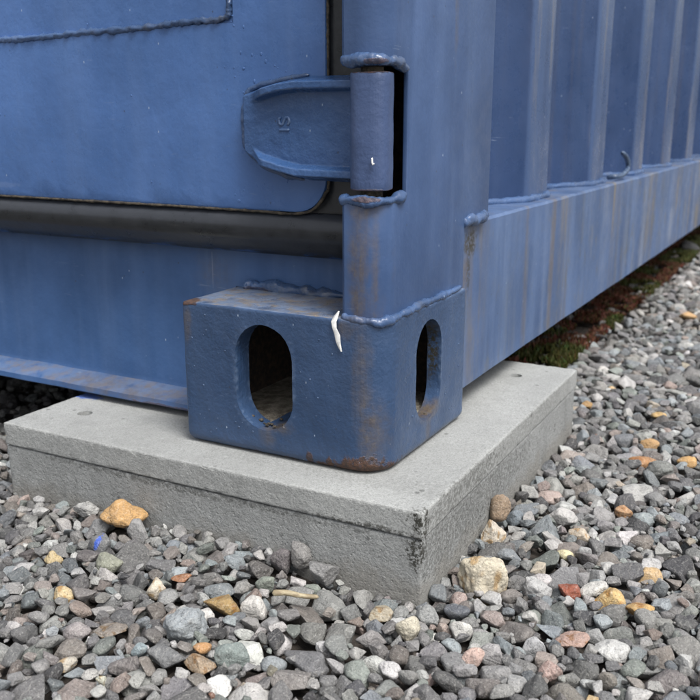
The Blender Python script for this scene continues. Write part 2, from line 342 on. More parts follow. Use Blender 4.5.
sv = t.n.new('ShaderNodeSeparateColor'); t.l.new(v, sv.inputs[0])
far = t.mix(t.math('POWER', sv.outputs[0], 1.6), (.08, .08, .082), (.42, .41, .40)); soil = t.mix(t.ramp(n, .3, .7), (.016, .013, .011), (.06, .05, .042))
xy = t.sep(); edge = t.math('MAXIMUM', t.ramp(xy[0], 1.25, 1.32), t.ramp(xy[1], -1.0, -1.08)); edge = t.math('MAXIMUM', edge, t.ramp(xy[1], 3.5, 3.6))
M['ground'] = t.fin(t.mix(edge, soil, far), .9, t.bump(t.voro(75), .9, .008, t.bump(n, .8, .004)))

# ------------------------------------------------------------------ setting: ground
def gz(x, y):
    """height of the gravel surface"""
    s = np.clip((-.05-x)/.35, 0, 1); s = s*s*(3-2*s)
    b = -.0700+np.interp(x, [-.6, -.36, -.25, -.15, -.08, -.03, .0], [.002, .004, .010, .011, .015, .010, 0])*np.exp(-np.clip(-.038-y, 0, 1)/.075)*np.clip((.2-y)/.2, 0, 1)
    c = np.clip((-.0-x)/.2, 0, 1)*np.clip((y-.35)/.25, 0, 1)
    return b+.004*c+.0022*np.sin(x*17+1)*np.sin(y*13)
bm = bmesh.new()
gx = [-40, -8, -2.5]+list(np.linspace(-1.4, 1.4, 57))+[2.5, 10, 40]; gy = [-40, -8, -2]+list(np.linspace(-1.2, 3.8, 101))+[5, 12, 40]
gv = [[bm.verts.new((x, y, float(gz(np.float64(x), np.float64(y)))-(.013 if -1.28 < x < 1.33 and -1.08 < y < 3.6 else .008))) for x in gx] for y in gy]
for j in range(len(gy)-1):
    for i in range(len(gx)-1): bm.faces.new((gv[j][i], gv[j][i+1], gv[j+1][i+1], gv[j+1][i]))
tag(link('ground', mesh(bm), M['ground'], None, 180), 'dark damp soil under the loose gravel', 'ground', kind='structure')

# ------------------------------------------------------------------ concrete slab and block
def slab_outline(inset):
    c = [K+ex*-inset+ey*inset, K+ex*-inset+ey*(LY-inset), K-ex*(LX-inset)+ey*(LY-inset), K-ex*(LX-inset)+ey*inset]
    return [(float(p[0]), float(p[1])) for p in c]
def holes(z0, z1):
    cs = []
    for (hx, hy, r) in ((-.3078, .0124, .0068), (-.0028, .3195, .0062)):
        cs.append(mesh(prism_bm([(hx+r*math.cos(a*math.pi/12), hy+r*math.sin(a*math.pi/12)) for a in range(24)], 'z', z0, z1)))
    return cs
for nm, inset, z0, z1, mt, lab, cat in (('paving_slab', 0, -.0208, -.0004, 'slab', 'thin square grey concrete slab with two small round holes, directly under the blue corner casting', 'paving slab'),
                              ('concrete_block', .0012, -.125, -.0216, 'block', 'thick grey concrete block half sunk in gravel, beneath the thin slab', 'concrete block')):
    bm = prism_bm(slab_outline(inset), 'z', z0, z1); bevel_bm(bm, .0013, 2); me = mesh(bm)
    if nm == 'paving_slab': me = boolean(me, holes(-.016, .01), None)
    me = densify(me, .006)
    for v in me.vertices:
        p = Vector(v.co); n = mnoise.noise(p*130)+.6*mnoise.noise(p*330)
        ed = 0
        # crumbled arrises: pull edge vertices inward where noise is high
        lx = (p.x-K[0])*ex[0]+(p.y-K[1])*ex[1]; ly = (p.x-K[0])*ey[0]+(p.y-K[1])*ey[1]
        near = [min(abs(lx+inset), abs(lx+LX-inset)) < .002, min(abs(ly-inset), abs(ly-LY+inset)) < .002, min(abs(p.z-z1), abs(p.z-z0)) < .002]
        if sum(near) >= 2:
            k = .0009*max(0, n); 
            if near[2]: p.z += -k if abs(p.z-z1) < .002 else 0
            if near[0]: p.x += k if abs(lx+LX-inset) < .003 else -k
            if near[1]: p.y += k if abs(ly-inset) < .003 else -k
        v.co = p
    o = link(nm, me, M[mt], None, 40); tag(o, lab, cat)

# ------------------------------------------------------------------ shipping container
C = empty('shipping_container', (-.09, .08, 0))
tag(C, 'blue steel shipping container with rust streaks, resting its corner on the concrete slab', 'shipping container')
CW, CD, CH = .180, .1614, .118
# corner casting: hollow box with slotted holes
bm = box_bm(-CW, 0, 0, CD, 0, CH)
def edges_at(bm, test): return [e for e in bm.edges if all(test(v.co) for v in e.verts)]
bevel_bm(bm, .026, 10, edges_at(bm, lambda c: abs(c.x) < 1e-5 and abs(c.y) < 1e-5))
bot = [e for e in bm.edges if all(abs(v.co.z) < 1e-5 for v in e.verts)]
bevel_bm(bm, .0085, 6, bot)
rest = [e for e in bm.edges if len(e.link_faces) == 2 and e.calc_face_angle(0) > math.radians(60)]
bevel_bm(bm, .0022, 3, rest)
outer = mesh(bm)
cav = mesh(box_bm(-CW+.014, -.0125, .019, CD-.010, .0226, CH-.010))
def stadium(cu, cz, w, h, n=14):
    r = w/2; s = h/2-r; pts = []
    for i in range(n+1):
        a = math.pi*i/n; pts.append((cu+r*math.cos(a), cz+s+r*math.sin(a)))
    for i in range(n+1):
        a = math.pi+math.pi*i/n; pts.append((cu+r*math.cos(a), cz-s+r*math.sin(a)))
    return pts
hf = mesh(prism_bm(stadium(-.1030, .0640, .0525, .0850), 'y', -.03, .05))
hr = mesh(prism_bm(stadium(.0836, .0640, .0500, .0830), 'x', -.05, .03))
ht = mesh(prism_bm(stadium(-.09, .09, .05, .1), 'z', CH-.03, CH+.03)) if False else None
me = boolean(outer, [cav, hf, hr], None)
me = densify(me, .006)
me.materials.append(M['casting']); me.materials.append(M['shade_dark']); me.materials.append(M['silt'])
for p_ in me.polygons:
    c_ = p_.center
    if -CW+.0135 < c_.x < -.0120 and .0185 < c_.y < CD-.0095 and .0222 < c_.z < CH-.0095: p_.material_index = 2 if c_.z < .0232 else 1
dent(me, .0005, 60)
# soften the hole rims a little
casting = link('corner_casting', me, None, C, 40)
bm = bmesh.new()
for i in range(26):
    a = random.random()*6.28; hole = random.random() < .6
    if hole: cx, cy = -.103+random.uniform(-.02, .022), random.uniform(.006, .026); cz = .0225+abs(cx+.103)**2*12
    else: cx, cy = -random.uniform(.006, .02), .0836+random.uniform(-.014, .014); cz = .0235
    s = random.uniform(.0008, .0024); m4 = Matrix.Translation((cx, cy, cz+s*.5)) @ Matrix.Rotation(a, 4, 'Z') @ Matrix.Diagonal((s, s*.8, s*.6, 1))
    bmesh.ops.create_icosphere(bm, subdivisions=1, radius=1, matrix=m4)
tag(link('grit', mesh(bm), M['seal'], casting, 30), kind='stuff')

# corner post: J-shaped plate, hinge notch cut out of its corner
PX0, PY0, PXS = -.0366, .0042, -.0030; PR = .021; TH = .0045
def post_outline(yend):
    o = [(PX0, .056), (PX0, PY0+.003), (PX0+.003, PY0)]
    for i in range(13):
        a = -math.pi/2+math.pi/2*i/12; o.append((PXS-PR+PR*math.cos(a), PY0+PR+PR*math.sin(a)))
    o.append((PXS, yend)); o.append((PXS-TH, yend)); r = PR-TH
    for i in range(13):
        a = -math.pi/2*i/12; o.append((PXS-PR+r*math.cos(a), PY0+PR+r*math.sin(a)))
    o += [(PX0+TH, PY0+TH), (PX0+TH, .056)]
    return o
low = mesh(prism_bm(post_outline(.217), 'z', CH+.0004, 2.47))
notch = mesh(box_bm(-.06, .02, -.02, .0435, .2050, .2940)); low_cut = mesh(box_bm(-.03, .02, .160, .25, .0, .1725))
me = boolean(low, [notch, low_cut], .0010); post = link('corner_post', me, M['post'], C, 40)
link('inner_post', mesh(bevel_bm(box_bm(-.105, -.009, .098, .15, .119, 2.45), .003)), M['shade_dark'], post, 40)  # dark colour here stands in for the shade inside the notch
B = lambda pts, r, parent, **k: bead('weld_bead', pts, r, M['weld'], parent, **k)
B([(-.0355, .0045, .1205), (-.030, .0030, .1185), (-.022, .0030, .1180), (-.012, .0055, .1175), (-.005, .013, .1170), (-.0028, .024, .1180), (-.0022, .045, .1190), (-.0022, .09, .1195), (-.0028, .156, .1205)], .0031, casting, rough=.5, n=26, freq=75, rvar=.3)
B([(-.168, .069, .120), (-.158, .073, .121), (-.13, .073, .1195), (-.09, .074, .1187), (-.037, .074, .1185)], .0050, casting, rough=.5, n=20)
B([(-.037, .012, .2965), (-.034, .0055, .2985), (-.026, .0050, .2965), (-.016, .0055, .2980), (-.007, .008, .2965), (-.0045, .020, .2975), (-.004, .042, .2945)], .0042, post, n=26, freq=65, wobble=.0025, rvar=.35, rough=.45, seed=3)
B([(-.037, .010, .2025), (-.031, .0055, .2035), (-.018, .0055, .2025), (-.009, .0075, .2035), (-.0048, .018, .2035), (-.0035, .040, .2045)], .0037, post, n=26, freq=65, wobble=.002, rvar=.35, rough=.45, seed=8)
B([(-.004, .158, .1735), (-.003, .170, .1750), (-.003, .185, .1745), (-.004, .212, .1765)], .0043, post, rough=.4, n=16, seed=5)
# hinge lug pin stubs above and below the barrel
link('hinge_pin', mesh(tube_bm(np.array([(-.0184, .017, z) for z in (.2055, .2075, .25, .292, .2935)]), .008, 20, taper=False)), M['seal'], post, 40)

# door leaf (right-hand) with curved lower corner, sealing gasket and hinge
DY = .045; DX = -.0715; DZ = .1880; r = .028
D = [(-1.205, DZ), (DX-r, DZ)]+[(DX-r+r*math.sin(a*math.pi/16), DZ+r-r*math.cos(a*math.pi/16)) for a in range(1, 9)]+[(DX, 2.40), (-1.205, 2.40)]
bm = prism_bm(D, 'y', DY, DY+.05); fe = [e for e in bm.edges if all(abs(v.co.y-DY) < 1e-5 for v in e.verts)]
bevel_bm(bm, .002, 2, fe)
me = mesh(bm)
# the inner sheet sits 1.5 mm back from the frame, above the long horizontal weld
rec = mesh(box_bm(-1.13, -.1535, DY-.01, DY+.0016, .3310, 2.30))
me = boolean(me, [rec], None); me = densify(me, .03)
for v in me.vertices:
    if v.co.y < DY+.004: v.co.y += .0009*mnoise.noise(Vector(v.co)*14)+.0003*mnoise.noise(Vector(v.co)*50)
door = link('door', me, M['door'], C, 40)
B([(-1.1, .0455, .322), (-.80, .0455, .323), (-.6, .0455, .325), (-.46, .0455, .3275), (-.42, .0455, .3280), (-.36, .0455, .3284), (-.30, .0455, .3305), (-.24, .0455, .3312), (-.20, .0455, .3335), (-.165, .0455, .3342), (-.1575, .0455, .3385), (-.1565, .0455, .350)], .0027, door, rough=.5, n=22, rvar=.3, freq=200)
gp = [(.055, .1890), (.0475, .1860), (.0435, .1800), (.0425, .1690), (.0465, .1640), (.0520, .1585), (.0570, .1520), (.0735, .1490), (.0735, .189)]
bm = prism_bm(gp, 'x', -1.21, -.0372); me = mesh(bm); gasket = link('gasket', me, M['rubber'], door, 60)
prism = prism_bm([(-.0715, .050), (-.052, .047), (-.040, .052), (-.0375, .060), (-.0375, .08), (-.0715, .08)], 'z', .1895, 2.4)
link('gasket', mesh(prism), M['rubber'], door, 50)
link('gasket', mesh(box_bm(-.12, -.0372, .0515, .07, .1880, .215)), M['rubber'], door, 50)
lip = [(-1.2, .0455, .1885), (-.7, .0455, .1885), (-.4, .0455, .1883), (-.28, .0453, .1880), (-.2, .0455, .1878), (-.13, .0455, .1874), (-.104, .0455, .1870), (-.085, .0457, .1905), (-.0735, .046, .2030), (-.0705, .047, .218), (-.0705, .047, .30), (-.0705, .047, .5), (-.0705, .047, 1.4)]
bead('sealant_strip', lip,   .0011, M['seal'], door, rough=.3, n=60, rvar=.25, freq=230)
# hinge blade, traced at its own depth on the door
HY = .026
bl = [(-.1435, .2545), (-.1432, .266), (-.1405, .2745), (-.1360, .2800), (-.1180, .2845), (-.1000, .2885), (-.0850, .2900), (-.034, .2900), (-.034, .2128), (-.0850, .2135), (-.1000, .2165), (-.1180, .2210), (-.1330, .2290), (-.1395, .2350), (-.1428, .243)]
def sm(x, a, b):
    t_ = np.clip((x-a)/(b-a), 0, 1); return t_*t_*(3-2*t_)
xt = [-.1435, -.1432, -.1405, -.1360, -.1180, -.1000, -.0850, -.030]; zt = [.2560, .2660, .2745, .2800, .2845, .2885, .2900, .2900]
xb = [-.1435, -.1428, -.1395, -.1330, -.1180, -.1000, -.0850, -.030]; zb = [.2530, .2430, .2350, .2290, .2210, .2165, .2135, .2128]
NU, NV = 130, 110; bm = bmesh.new(); gv = []
for a in range(NU+1):
    x = -.1435+.1135*(a/NU)**1.35; z1 = np.interp(x, xt, zt); z0 = np.interp(x, xb, zb); row = []
    for b in range(NV+1):
        z = z0+(z1-z0)*(.5-.5*math.cos(math.pi*b/NV)*(.75+.25*abs(math.cos(math.pi*b/NV)))); dt, db, dl = z1-z, z-z0, x+.1435
        d_ = min(dt, db); tip = float(sm(x, -.130, -.112)); skew = .92
        y = DY+.001-(DY+.001-.0305)*float(sm(d_, -.001, .0045))*float(sm(dl, -.0005, .008))
        for dd in (dt, db): y -= .0105*tip*float(sm(dd*skew, .0010, .0046)*(1-sm(dd*skew, .0085, .0112)))
        n = mnoise.noise(Vector((x, 0, z))*55)*.0006+mnoise.noise(Vector((x, 4, z))*150)*.00025
        row.append(bm.verts.new((x, y+n, z)))
    gv.append(row)
for a in range(NU):
    for b in range(NV): bm.faces.new((gv[a][b], gv[a+1][b], gv[a+1][b+1], gv[a][b+1]))
blade = link('hinge_blade', mesh(bm), M['hinge'], door, 180)
# a weld collar round the blade
B([(-.085, .0440, .2910), (-.118, .0445, .2860), (-.137, .0445, .2815), (-.143, .0445, .272), (-.1455, .0445, .2545), (-.144, .0445, .242), (-.140, .0445, .233), (-.133, .0445, .2275), (-.118, .0445, .2195), (-.09, .0455, .2135)], .0026, door, rough=.35, n=14, seed=4)
spat = bmesh.new()
for i in range(60):
    q = random.random()
    if q < .5: x, z = -.15+random.gauss(0, .012), random.uniform(.19, .34); y = DY
    elif q < .8: x, z = random.uniform(-.42, -.15), random.uniform(.195, .34); y = DY
    else: x, z = random.uniform(-.155, -.08), random.choice((.297, .206))+random.gauss(0, .004); y = DY
    r_ = random.uniform(.0003, .0010)*(1.3 if q < .5 else 1); bmesh.ops.create_icosphere(spat, subdivisions=2, radius=1, matrix=Matrix.Translation((x, y+r_*.1, z)) @ Matrix.Diagonal((r_*random.uniform(.7, 1.3), r_*.35, r_*random.uniform(.7, 1.8), 1)))
tag(link('weld_spatter', mesh(spat), M['door'], door, 180), kind='stuff')
# embossed mark, an I and an S turned on their side
def mark(name, pts, rr): return link(name, mesh(tube_bm(spline(pts, 8), rr, 8, 0)), M['hinge'], blade, 180)
mx, mz = -.0990, .2570
s_ = 1.0
mark('letter_s', [(mx-.0028, .0302, mz+.0034), (mx-.0046, .0302, mz+.0016), (mx-.0040, .0302, mz-.0014), (mx-.0018, .0302, mz-.0020), (mx-.0001, .0302, mz+.0004), (mx+.0018, .0302, mz+.0030), (mx+.0040, .0302, mz+.0022), (mx+.0044, .0302, mz-.0006), (mx+.0028, .0302, mz-.0024)], .0011)
mark('letter_i', [(mx-.0046, .0302, mz-.0060), (mx, .0302, mz-.0060), (mx+.0046, .0302, mz-.0060)], .0011)
# hinge barrel: squared lug
BCX, BCY = -.0184, .0170
bm = prism_bm([(BCX+.0143*math.copysign(abs(math.cos(a))**.72, math.cos(a)), BCY+.0143*math.copysign(abs(math.sin(a))**.72, math.sin(a))) for a in [2*math.pi*k/48 for k in range(48)]], 'z', .2105, .2900)
bevel_bm(bm, .0012, 2, [e for e in bm.edges if len(e.link_faces) == 2 and e.calc_face_angle(0) > 1])
bmesh.ops.rotate(bm, verts=bm.verts, cent=(BCX, BCY, 0), matrix=Matrix.Rotation(.18, 3, 'Z'))
me = densify(mesh(bm), .005); dent(me, .0005, 60, 3.)
barrel = link('hinge_barrel', me, M['barrel'], door, 40)
t = NT('white paint'); M['white'] = t.fin(t.mix(t.ramp(t.noise(260, 4, .6), .35, .65), (.55, .56, .56), (.78, .78, .76)), .6)
link('paint_drip', mesh(tube_bm(spline([(-.0105, .0021, .2335), (-.0103, .0019, .2300), (-.0093, .0019, .2285)], 6), [.0003]+[.0007]*9+[.0012, .0012, .0009][:3], 8)), M['white'], door, 180)

# left-hand door leaf, mostly outside the view
d2 = link('door', mesh(bevel_bm(box_bm(-2.36, -1.222, DY, DY+.05, DZ, 2.40), .002, 2)), M['door'], C, 40)
# sill with its bottom lip
sp_ = [(.0750, .1700), (.0750, .0215), (.0735, .0180), (.0500, .0132), (.0465, .0118), (.0455, .0070), (.0475, .0055), (.15, .0055), (.15, .1700)]
bm = prism_bm(sp_, 'x', -2.25, -.037); me = mesh(bm); bm = bmesh.new(); bm.from_mesh(me)
for k in range(70): bmesh.ops.bisect_plane(bm, geom=bm.verts[:]+bm.edges[:]+bm.faces[:], plane_co=(-.05-.0085*k, 0, 0), plane_no=(1, 0, 0))
for v in bm.verts:
    if v.co.y < .08: v.co.y += .0008*mnoise.noise(v.co*22); v.co.z += .0007*mnoise.noise(v.co*35+Vector((4, 0, 0)))
bm.to_mesh(me); bm.free(); me = boolean(me, [mesh(box_bm(-CW-.0004, .01, .0, CD+.002, -.01, .1180))]); sill = link('door_sill', me, M['sill'], C, 35)
# bottom side rail with top flange
rp = [(-.0062, .0240), (-.0062, .1700), (-.0082, .1725), (-.098, .1728), (-.098, .1668), (-.0160, .1660), (-.0150, .030), (-.06, .028), (-.06, .0220), (-.0085, .0220)]
bm = prism_bm(rp, 'y', .158, 5.9); me = mesh(bm); bm = bmesh.new(); bm.from_mesh(me)
for k in range(60): bmesh.ops.bisect_plane(bm, geom=bm.verts[:]+bm.edges[:]+bm.faces[:], plane_co=(0, .16+.035*k, 0), plane_no=(0, 1, 0))
for v in bm.verts:
    if v.co.x > -.017: v.co.x += .0009*mnoise.noise(v.co*9); 
    v.co.z += .0006*mnoise.noise(v.co*20)
bm.to_mesh(me); bm.free(); rail = link('bottom_rail', me, M['rail'], C, 35)
# corrugated side panel
XO, XI, PIT = -.024, -.060, .272
def corr(y0, y1):
    pts = []; k = math.floor((y0-.395)/PIT)-1
    while True:
        a = .395+PIT*k
        for dx, dy in ((XI, -.068), (XO, 0), (XO, .076), (XI, .136)):
            pts.append((dx, a+dy))
        k += 1
        if a > y1: break
    return [p for p in pts if y0 <= p[1] <= y1]
cp = corr(.10, 5.95)
# round the folds
rp2 = [cp[0]]
for i in range(1, len(cp)-1):
    p, q, s = np.array(cp[i-1]), np.array(cp[i]), np.array(cp[i+1]); d1 = (p-q)/np.linalg.norm(p-q); d2_ = (s-q)/np.linalg.norm(s-q)
    for tt in (0, .25, .5, .75, 1):
        a, b = q+d1*.009, q+d2_*.009; rp2.append(tuple((1-tt)**2*a+2*tt*(1-tt)*q+tt*tt*b))
rp2.append(cp[-1])
bm = bmesh.new(); zs = [.1735, .1765, .19, .22, .26, .30, .35, .42, .6, 1.0, 1.6, 2.42]; cols = []
for (x, y) in rp2:
    cols.append([bm.verts.new((x+.0012*mnoise.noise(Vector((0, y*6, z*6))), y, z)) for z in zs])
for i in range(len(cols)-1):
    for j in range(len(zs)-1): bm.faces.new((cols[i][j], cols[i+1][j], cols[i+1][j+1], cols[i][j+1]))
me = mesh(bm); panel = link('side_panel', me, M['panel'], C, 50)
path = [np.array((x+.001, y, .1745)) for (x, y) in rp2 if y < 2.9]
# caulked weld where the panel stands on the rail
dp = []
for a, b in zip(path[:-1], path[1:]):
    n = max(1, int(np.linalg.norm(b-a)/.004)); dp += [a+(b-a)*i/n for i in range(n)]
rad = [.0042*(1+.35*mnoise.noise(Vector(p)*70)) for p in dp]
link('weld_bead', mesh(tube_bm(np.array(dp), rad, 10, .35, 120)), M['weld'], panel, 180)
# lashing hook: bent steel bar welded to the rail flange
t = NT('dark steel bar'); M['bar'] = t.fin(t.mix(t.ramp(t.noise(140, 4, .7), .4, .6), (.03, .055, .11), (.09, .13, .2)), .4, t.bump(t.noise(300, 3), .5, .001))
def onx(u, v, x):
    d = _f*1.0+_r*((u-350)/FPX)-_u*((v-350)/FPX); return CAM+d*((x-CAM[0])/d[0])
hk = spline([onx(607, 177.5, -.030), onx(615, 176.5, -.018), onx(623, 174.5, -.012), onx(628, 168, -.012), onx(627, 159, -.013), onx(622, 152, -.016)], 12)
link('lashing_hook', mesh(tube_bm(hk, .0036, 14, .12, 200)), M['bar'], rail, 180)
# roof, floor, far walls, top rails
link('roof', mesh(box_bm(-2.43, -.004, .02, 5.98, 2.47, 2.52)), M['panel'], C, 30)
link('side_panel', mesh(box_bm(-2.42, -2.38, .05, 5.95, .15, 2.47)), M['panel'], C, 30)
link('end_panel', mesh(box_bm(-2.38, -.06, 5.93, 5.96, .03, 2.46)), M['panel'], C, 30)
link('floor', mesh(box_bm(-2.37, -.070, .155, 5.92, .132, .165)), M['dark'], C, 30)
link('door_header', mesh(box_bm(-2.37, -.0375, .03, .12, 2.402, 2.468)), M['door'], C, 30)
for k in range(6): link('cross_member', mesh(box_bm(-2.37, -.062, .42+k*.31, .47+k*.31, .03, .131)), M['dark'], C, 30)

spat = bmesh.new()
for i in range(70):
    if random.random() < .6: p_ = (random.uniform(-.175, -.03), -.0001, random.uniform(.01, .112))
    else: p_ = (.0001, random.uniform(.03, .155), random.uniform(.01, .112))
    if ((p_[0]+.103)/.03)**2+((p_[2]-.064)/.046)**2 < 1 or (p_[0] > 0 and ((p_[1]-.0836)/.03)**2+((p_[2]-.064)/.046)**2 < 1): continue
    r_ = random.uniform(.0003, .0009); bmesh.ops.create_icosphere(spat, subdivisions=2, radius=1, matrix=Matrix.Translation(p_) @ Matrix.Diagonal((r_*(1 if p_[0] < -.001 else .4), r_*(.4 if p_[0] < -.001 else 1), r_*1.1, 1)))
tag(link('weld_spatter', mesh(spat), M['casting'], casting, 180), kind='stuff')
# peeled white sliver caught on the casting's top edge
bm = bmesh.new(); pts = [(-.0362, .0005, .1240, .0006), (-.0378, -.0010, .1200, .0018), (-.0388, -.0024, .1165, .0021), (-.0380, -.0030, .1120, .0017), (-.0360, -.0024, .1070, .0022), (-.0352, -.0024, .1020, .0019), (-.0343, -.0018, .0975, .0013), (-.0332, -.0012, .0945, .0005)]
F, K2 = [], []
for x, y, z, w in pts:
    F.append((bm.verts.new((x-w, y, z)), bm.verts.new((x, y-.0006, z)), bm.verts.new((x+w, y, z)))); K2.append((bm.verts.new((x-w, y+.0004, z)), bm.verts.new((x+w, y+.0004, z))))
for i in range(len(pts)-1):
    for a in (0, 1): bm.faces.new((F[i][a], F[i][a+1], F[i+1][a+1], F[i+1][a]))
    bm.faces.new((K2[i][0], K2[i+1][0], K2[i+1][1], K2[i][1])); bm.faces.new((F[i][0], F[i+1][0], K2[i+1][0], K2[i][0])); bm.faces.new((F[i][2], K2[i][1], K2[i+1][1], F[i+1][2]))
tag(link('peeled_sliver', mesh(bm), M['white'], None, 60), 'thin white peeled sliver hanging over the top edge of the blue casting', 'sliver')

# ------------------------------------------------------------------ stones
def unit_ico(sub):
    bm = bmesh.new(); bmesh.ops.create_icosphere(bm, subdivisions=sub, radius=1)
    v = np.array([x.co[:] for x in bm.verts]); f = np.array([[q.index for q in x.verts] for x in bm.faces]); bm.free()
    return v/np.linalg.norm(v, axis=1)[:, None], f
ICO = {s: unit_ico(s) for s in (1, 2, 3, 4, 5)}
def shape(sub, R, planes=None, p=None, rough=.05):
    """chipped pebble: smooth minimum of random half-spaces"""
    d, f = ICO[sub]; n = planes or R.integers(7, 16); p = p or R.uniform(9, 26)
    N = R.normal(size=(n, 3)); N /= np.linalg.norm(N, axis=1)[:, None]; h = R.uniform(.62, 1.0, n)
    q = np.maximum(0, d@N.T)/h; rr = (np.sum(q**p, 1)+(1/1.25)**p)**(-1/p)
    rr = np.minimum(rr, 1.5)
    s = R.uniform(0, 60, 3); w = np.zeros(len(d))
    for k, a in ((1.6, .06), (3.5, rough), (8., rough*.5))[:3 if sub >= 3 else 1]:
        w += a*np.array([mnoise.noise(Vector(x*k+s)) for x in d])
    v = d*(rr*(1+w))[:, None]; v -= (v.max(0)+v.min(0))/2
    return v/(np.abs(v).max(0)[None])
RS = np.random.default_rng(3)
def hull(lev, R):
    """broken stone: convex hull of a few points, worn edges"""
    n = int(R.integers(9, 17)); P = R.normal(size=(n, 3)); P /= np.linalg.norm(P, axis=1)[:, None]; P *= R.uniform(.78, 1.0, n)[:, None]
    bm = bmesh.new()
    for p in P: bm.verts.new(p)
    bmesh.ops.convex_hull(bm, input=bm.verts)
    for v in [v for v in bm.verts if not v.link_faces]: bm.verts.remove(v)
    bmesh.ops.dissolve_limit(bm, angle_limit=math.radians(14), verts=bm.verts, edges=bm.edges)
    if lev >= 2: bmesh.ops.bevel(bm, geom=bm.edges[:], offset=R.uniform(.07, .15), offset_type='OFFSET', segments=2 if lev == 3 else 1, profile=.5, affect='EDGES', clamp_overlap=True)
    bmesh.ops.triangulate(bm, faces=bm.faces); bmesh.ops.remove_doubles(bm, verts=bm.verts, dist=.012)
    if lev == 3:
        for _ in range(4):
            es = [e for e in bm.edges if e.calc_length() > .26]
            if not es: break
            bmesh.ops.subdivide_edges(bm, edges=es, cuts=1); bmesh.ops.triangulate(bm, faces=[f for f in bm.faces if len(f.verts) > 3])
        bmesh.ops.smooth_vert(bm, verts=bm.verts, factor=.35, use_axis_x=True, use_axis_y=True, use_axis_z=True)
        s_ = Vector(R.uniform(0, 60, 3))
        for v in bm.verts: v.co += v.co.normalized()*(.05*mnoise.noise(v.co*2.2+s_)+.04*mnoise.noise(v.co*5+s_))
    bmesh.ops.recalc_face_normals(bm, faces=bm.faces); bm.verts.index_update()
    V = np.array([v.co[:] for v in bm.verts]); F = np.array([[v.index for v in f.verts] for f in bm.faces if len(f.verts) == 3]); bm.free()
    V -= (V.max(0)+V.min(0))/2
    return V/np.abs(V).max(0)[None], F
LIB = {l: [hull(l, RS) for _ in range(90 if l > 1 else 50)] for l in (1, 2, 3)}
for l in (2, 3): LIB[l] += [(shape(l, RS), ICO[l][1]) for _ in range(22)]
print('lib', {l: int(np.mean([len(f) for v, f in LIB[l]])) for l in LIB})
PAL = np.array([(.20, .20, .20), (.15, .15, .155), (.26, .26, .255), (.33, .325, .315), (.19, .215, .235), (.24, .27, .285), (.21, .235, .215), (.215, .19, .17), (.26, .22, .20), (.16, .145, .14),
                (.50, .50, .48), (.58, .57, .55), (.32, .25, .22), (.36, .31, .24), (.50, .34, .16), (.28, .13, .08), (.085, .085, .09), (.40, .40, .395)])
PW = np.array([17, 12, 15, 13, 9, 9, 7, 6, 4, 6, 2.8, .9, 2.4, .8, .22, .08, 5, 7.]); PW /= PW.sum()
def rotm(yaw, tx, ty):
    cz, sz, cx, sx, cy, sy = math.cos(yaw), math.sin(yaw), math.cos(tx), math.sin(tx), math.cos(ty), math.sin(ty)
    return np.array([[cz, -sz, 0], [sz, cz, 0], [0, 0, 1]])@np.array([[1, 0, 0], [0, cx, -sx], [0, sx, cx]])@np.array([[cy, 0, sy], [0, 1, 0], [-sy, 0, cy]])
def fast_mesh(name, V, Fc, tint, smooth):
    me = bpy.data.meshes.new(name); nf = len(Fc)
    me.vertices.add(len(V)); me.vertices.foreach_set('co', V.astype(np.float32).ravel())
    me.loops.add(nf*3); me.loops.foreach_set('vertex_index', Fc.astype(np.int32).ravel())
    me.polygons.add(nf); me.polygons.foreach_set('loop_start', np.arange(0, nf*3, 3, dtype=np.int32))
    me.polygons.foreach_set('use_smooth', smooth)
    me.update(calc_edges=True)
    a = me.attributes.new('tint', 'FLOAT_COLOR', 'POINT'); a.data.foreach_set('color', tint.astype(np.float32).ravel())
    return me
# height map used to settle the stones on one another
HX0, HX1, HY0, HY1, CELL = -1.30, 1.35, -1.10, 3.62, .0022
nx, ny = int((HX1-HX0)/CELL), int((HY1-HY0)/CELL)
XS = HX0+(np.arange(nx)+.5)*CELL; YS = HY0+(np.arange(ny)+.5)*CELL
GX, GY = np.meshgrid(XS, YS, indexing='ij'); G = gz(GX, GY); H = G-.013
lx = (GX-K[0])*ex[0]+(GY-K[1])*ex[1]; ly = (GX-K[0])*ey[0]+(GY-K[1])*ey[1]
H[(lx < -.003) & (lx > -LX+.003) & (ly > .003) & (ly < LY-.003)] = 5
del lx, ly
def foot(x, y, a, b, c, yaw):
    R_ = max(a, b); i0, i1 = int((x-R_-HX0)/CELL), int((x+R_-HX0)/CELL)+1; j0, j1 = int((y-R_-HY0)/CELL), int((y+R_-HY0)/CELL)+1
    if i0 < 0 or j0 < 0 or i1 >= nx or j1 >= ny: return None
    dx = XS[i0:i1, None]-x; dy = YS[None, j0:j1]-y; cs, sn = math.cos(yaw), math.sin(yaw)
    q = 1-((dx*cs+dy*sn)/a)**2-((-dx*sn+dy*cs)/b)**2
    return (slice(i0, i1), slice(j0, j1)), q > 0.02, c*np.sqrt(np.maximum(q, 0))
def px(u, v, z):
    d = _f*1.0+_r*((u-350)/FPX)-_u*((v-350)/FPX); t_ = (z-CAM[2])/d[2]; return CAM+d*t_

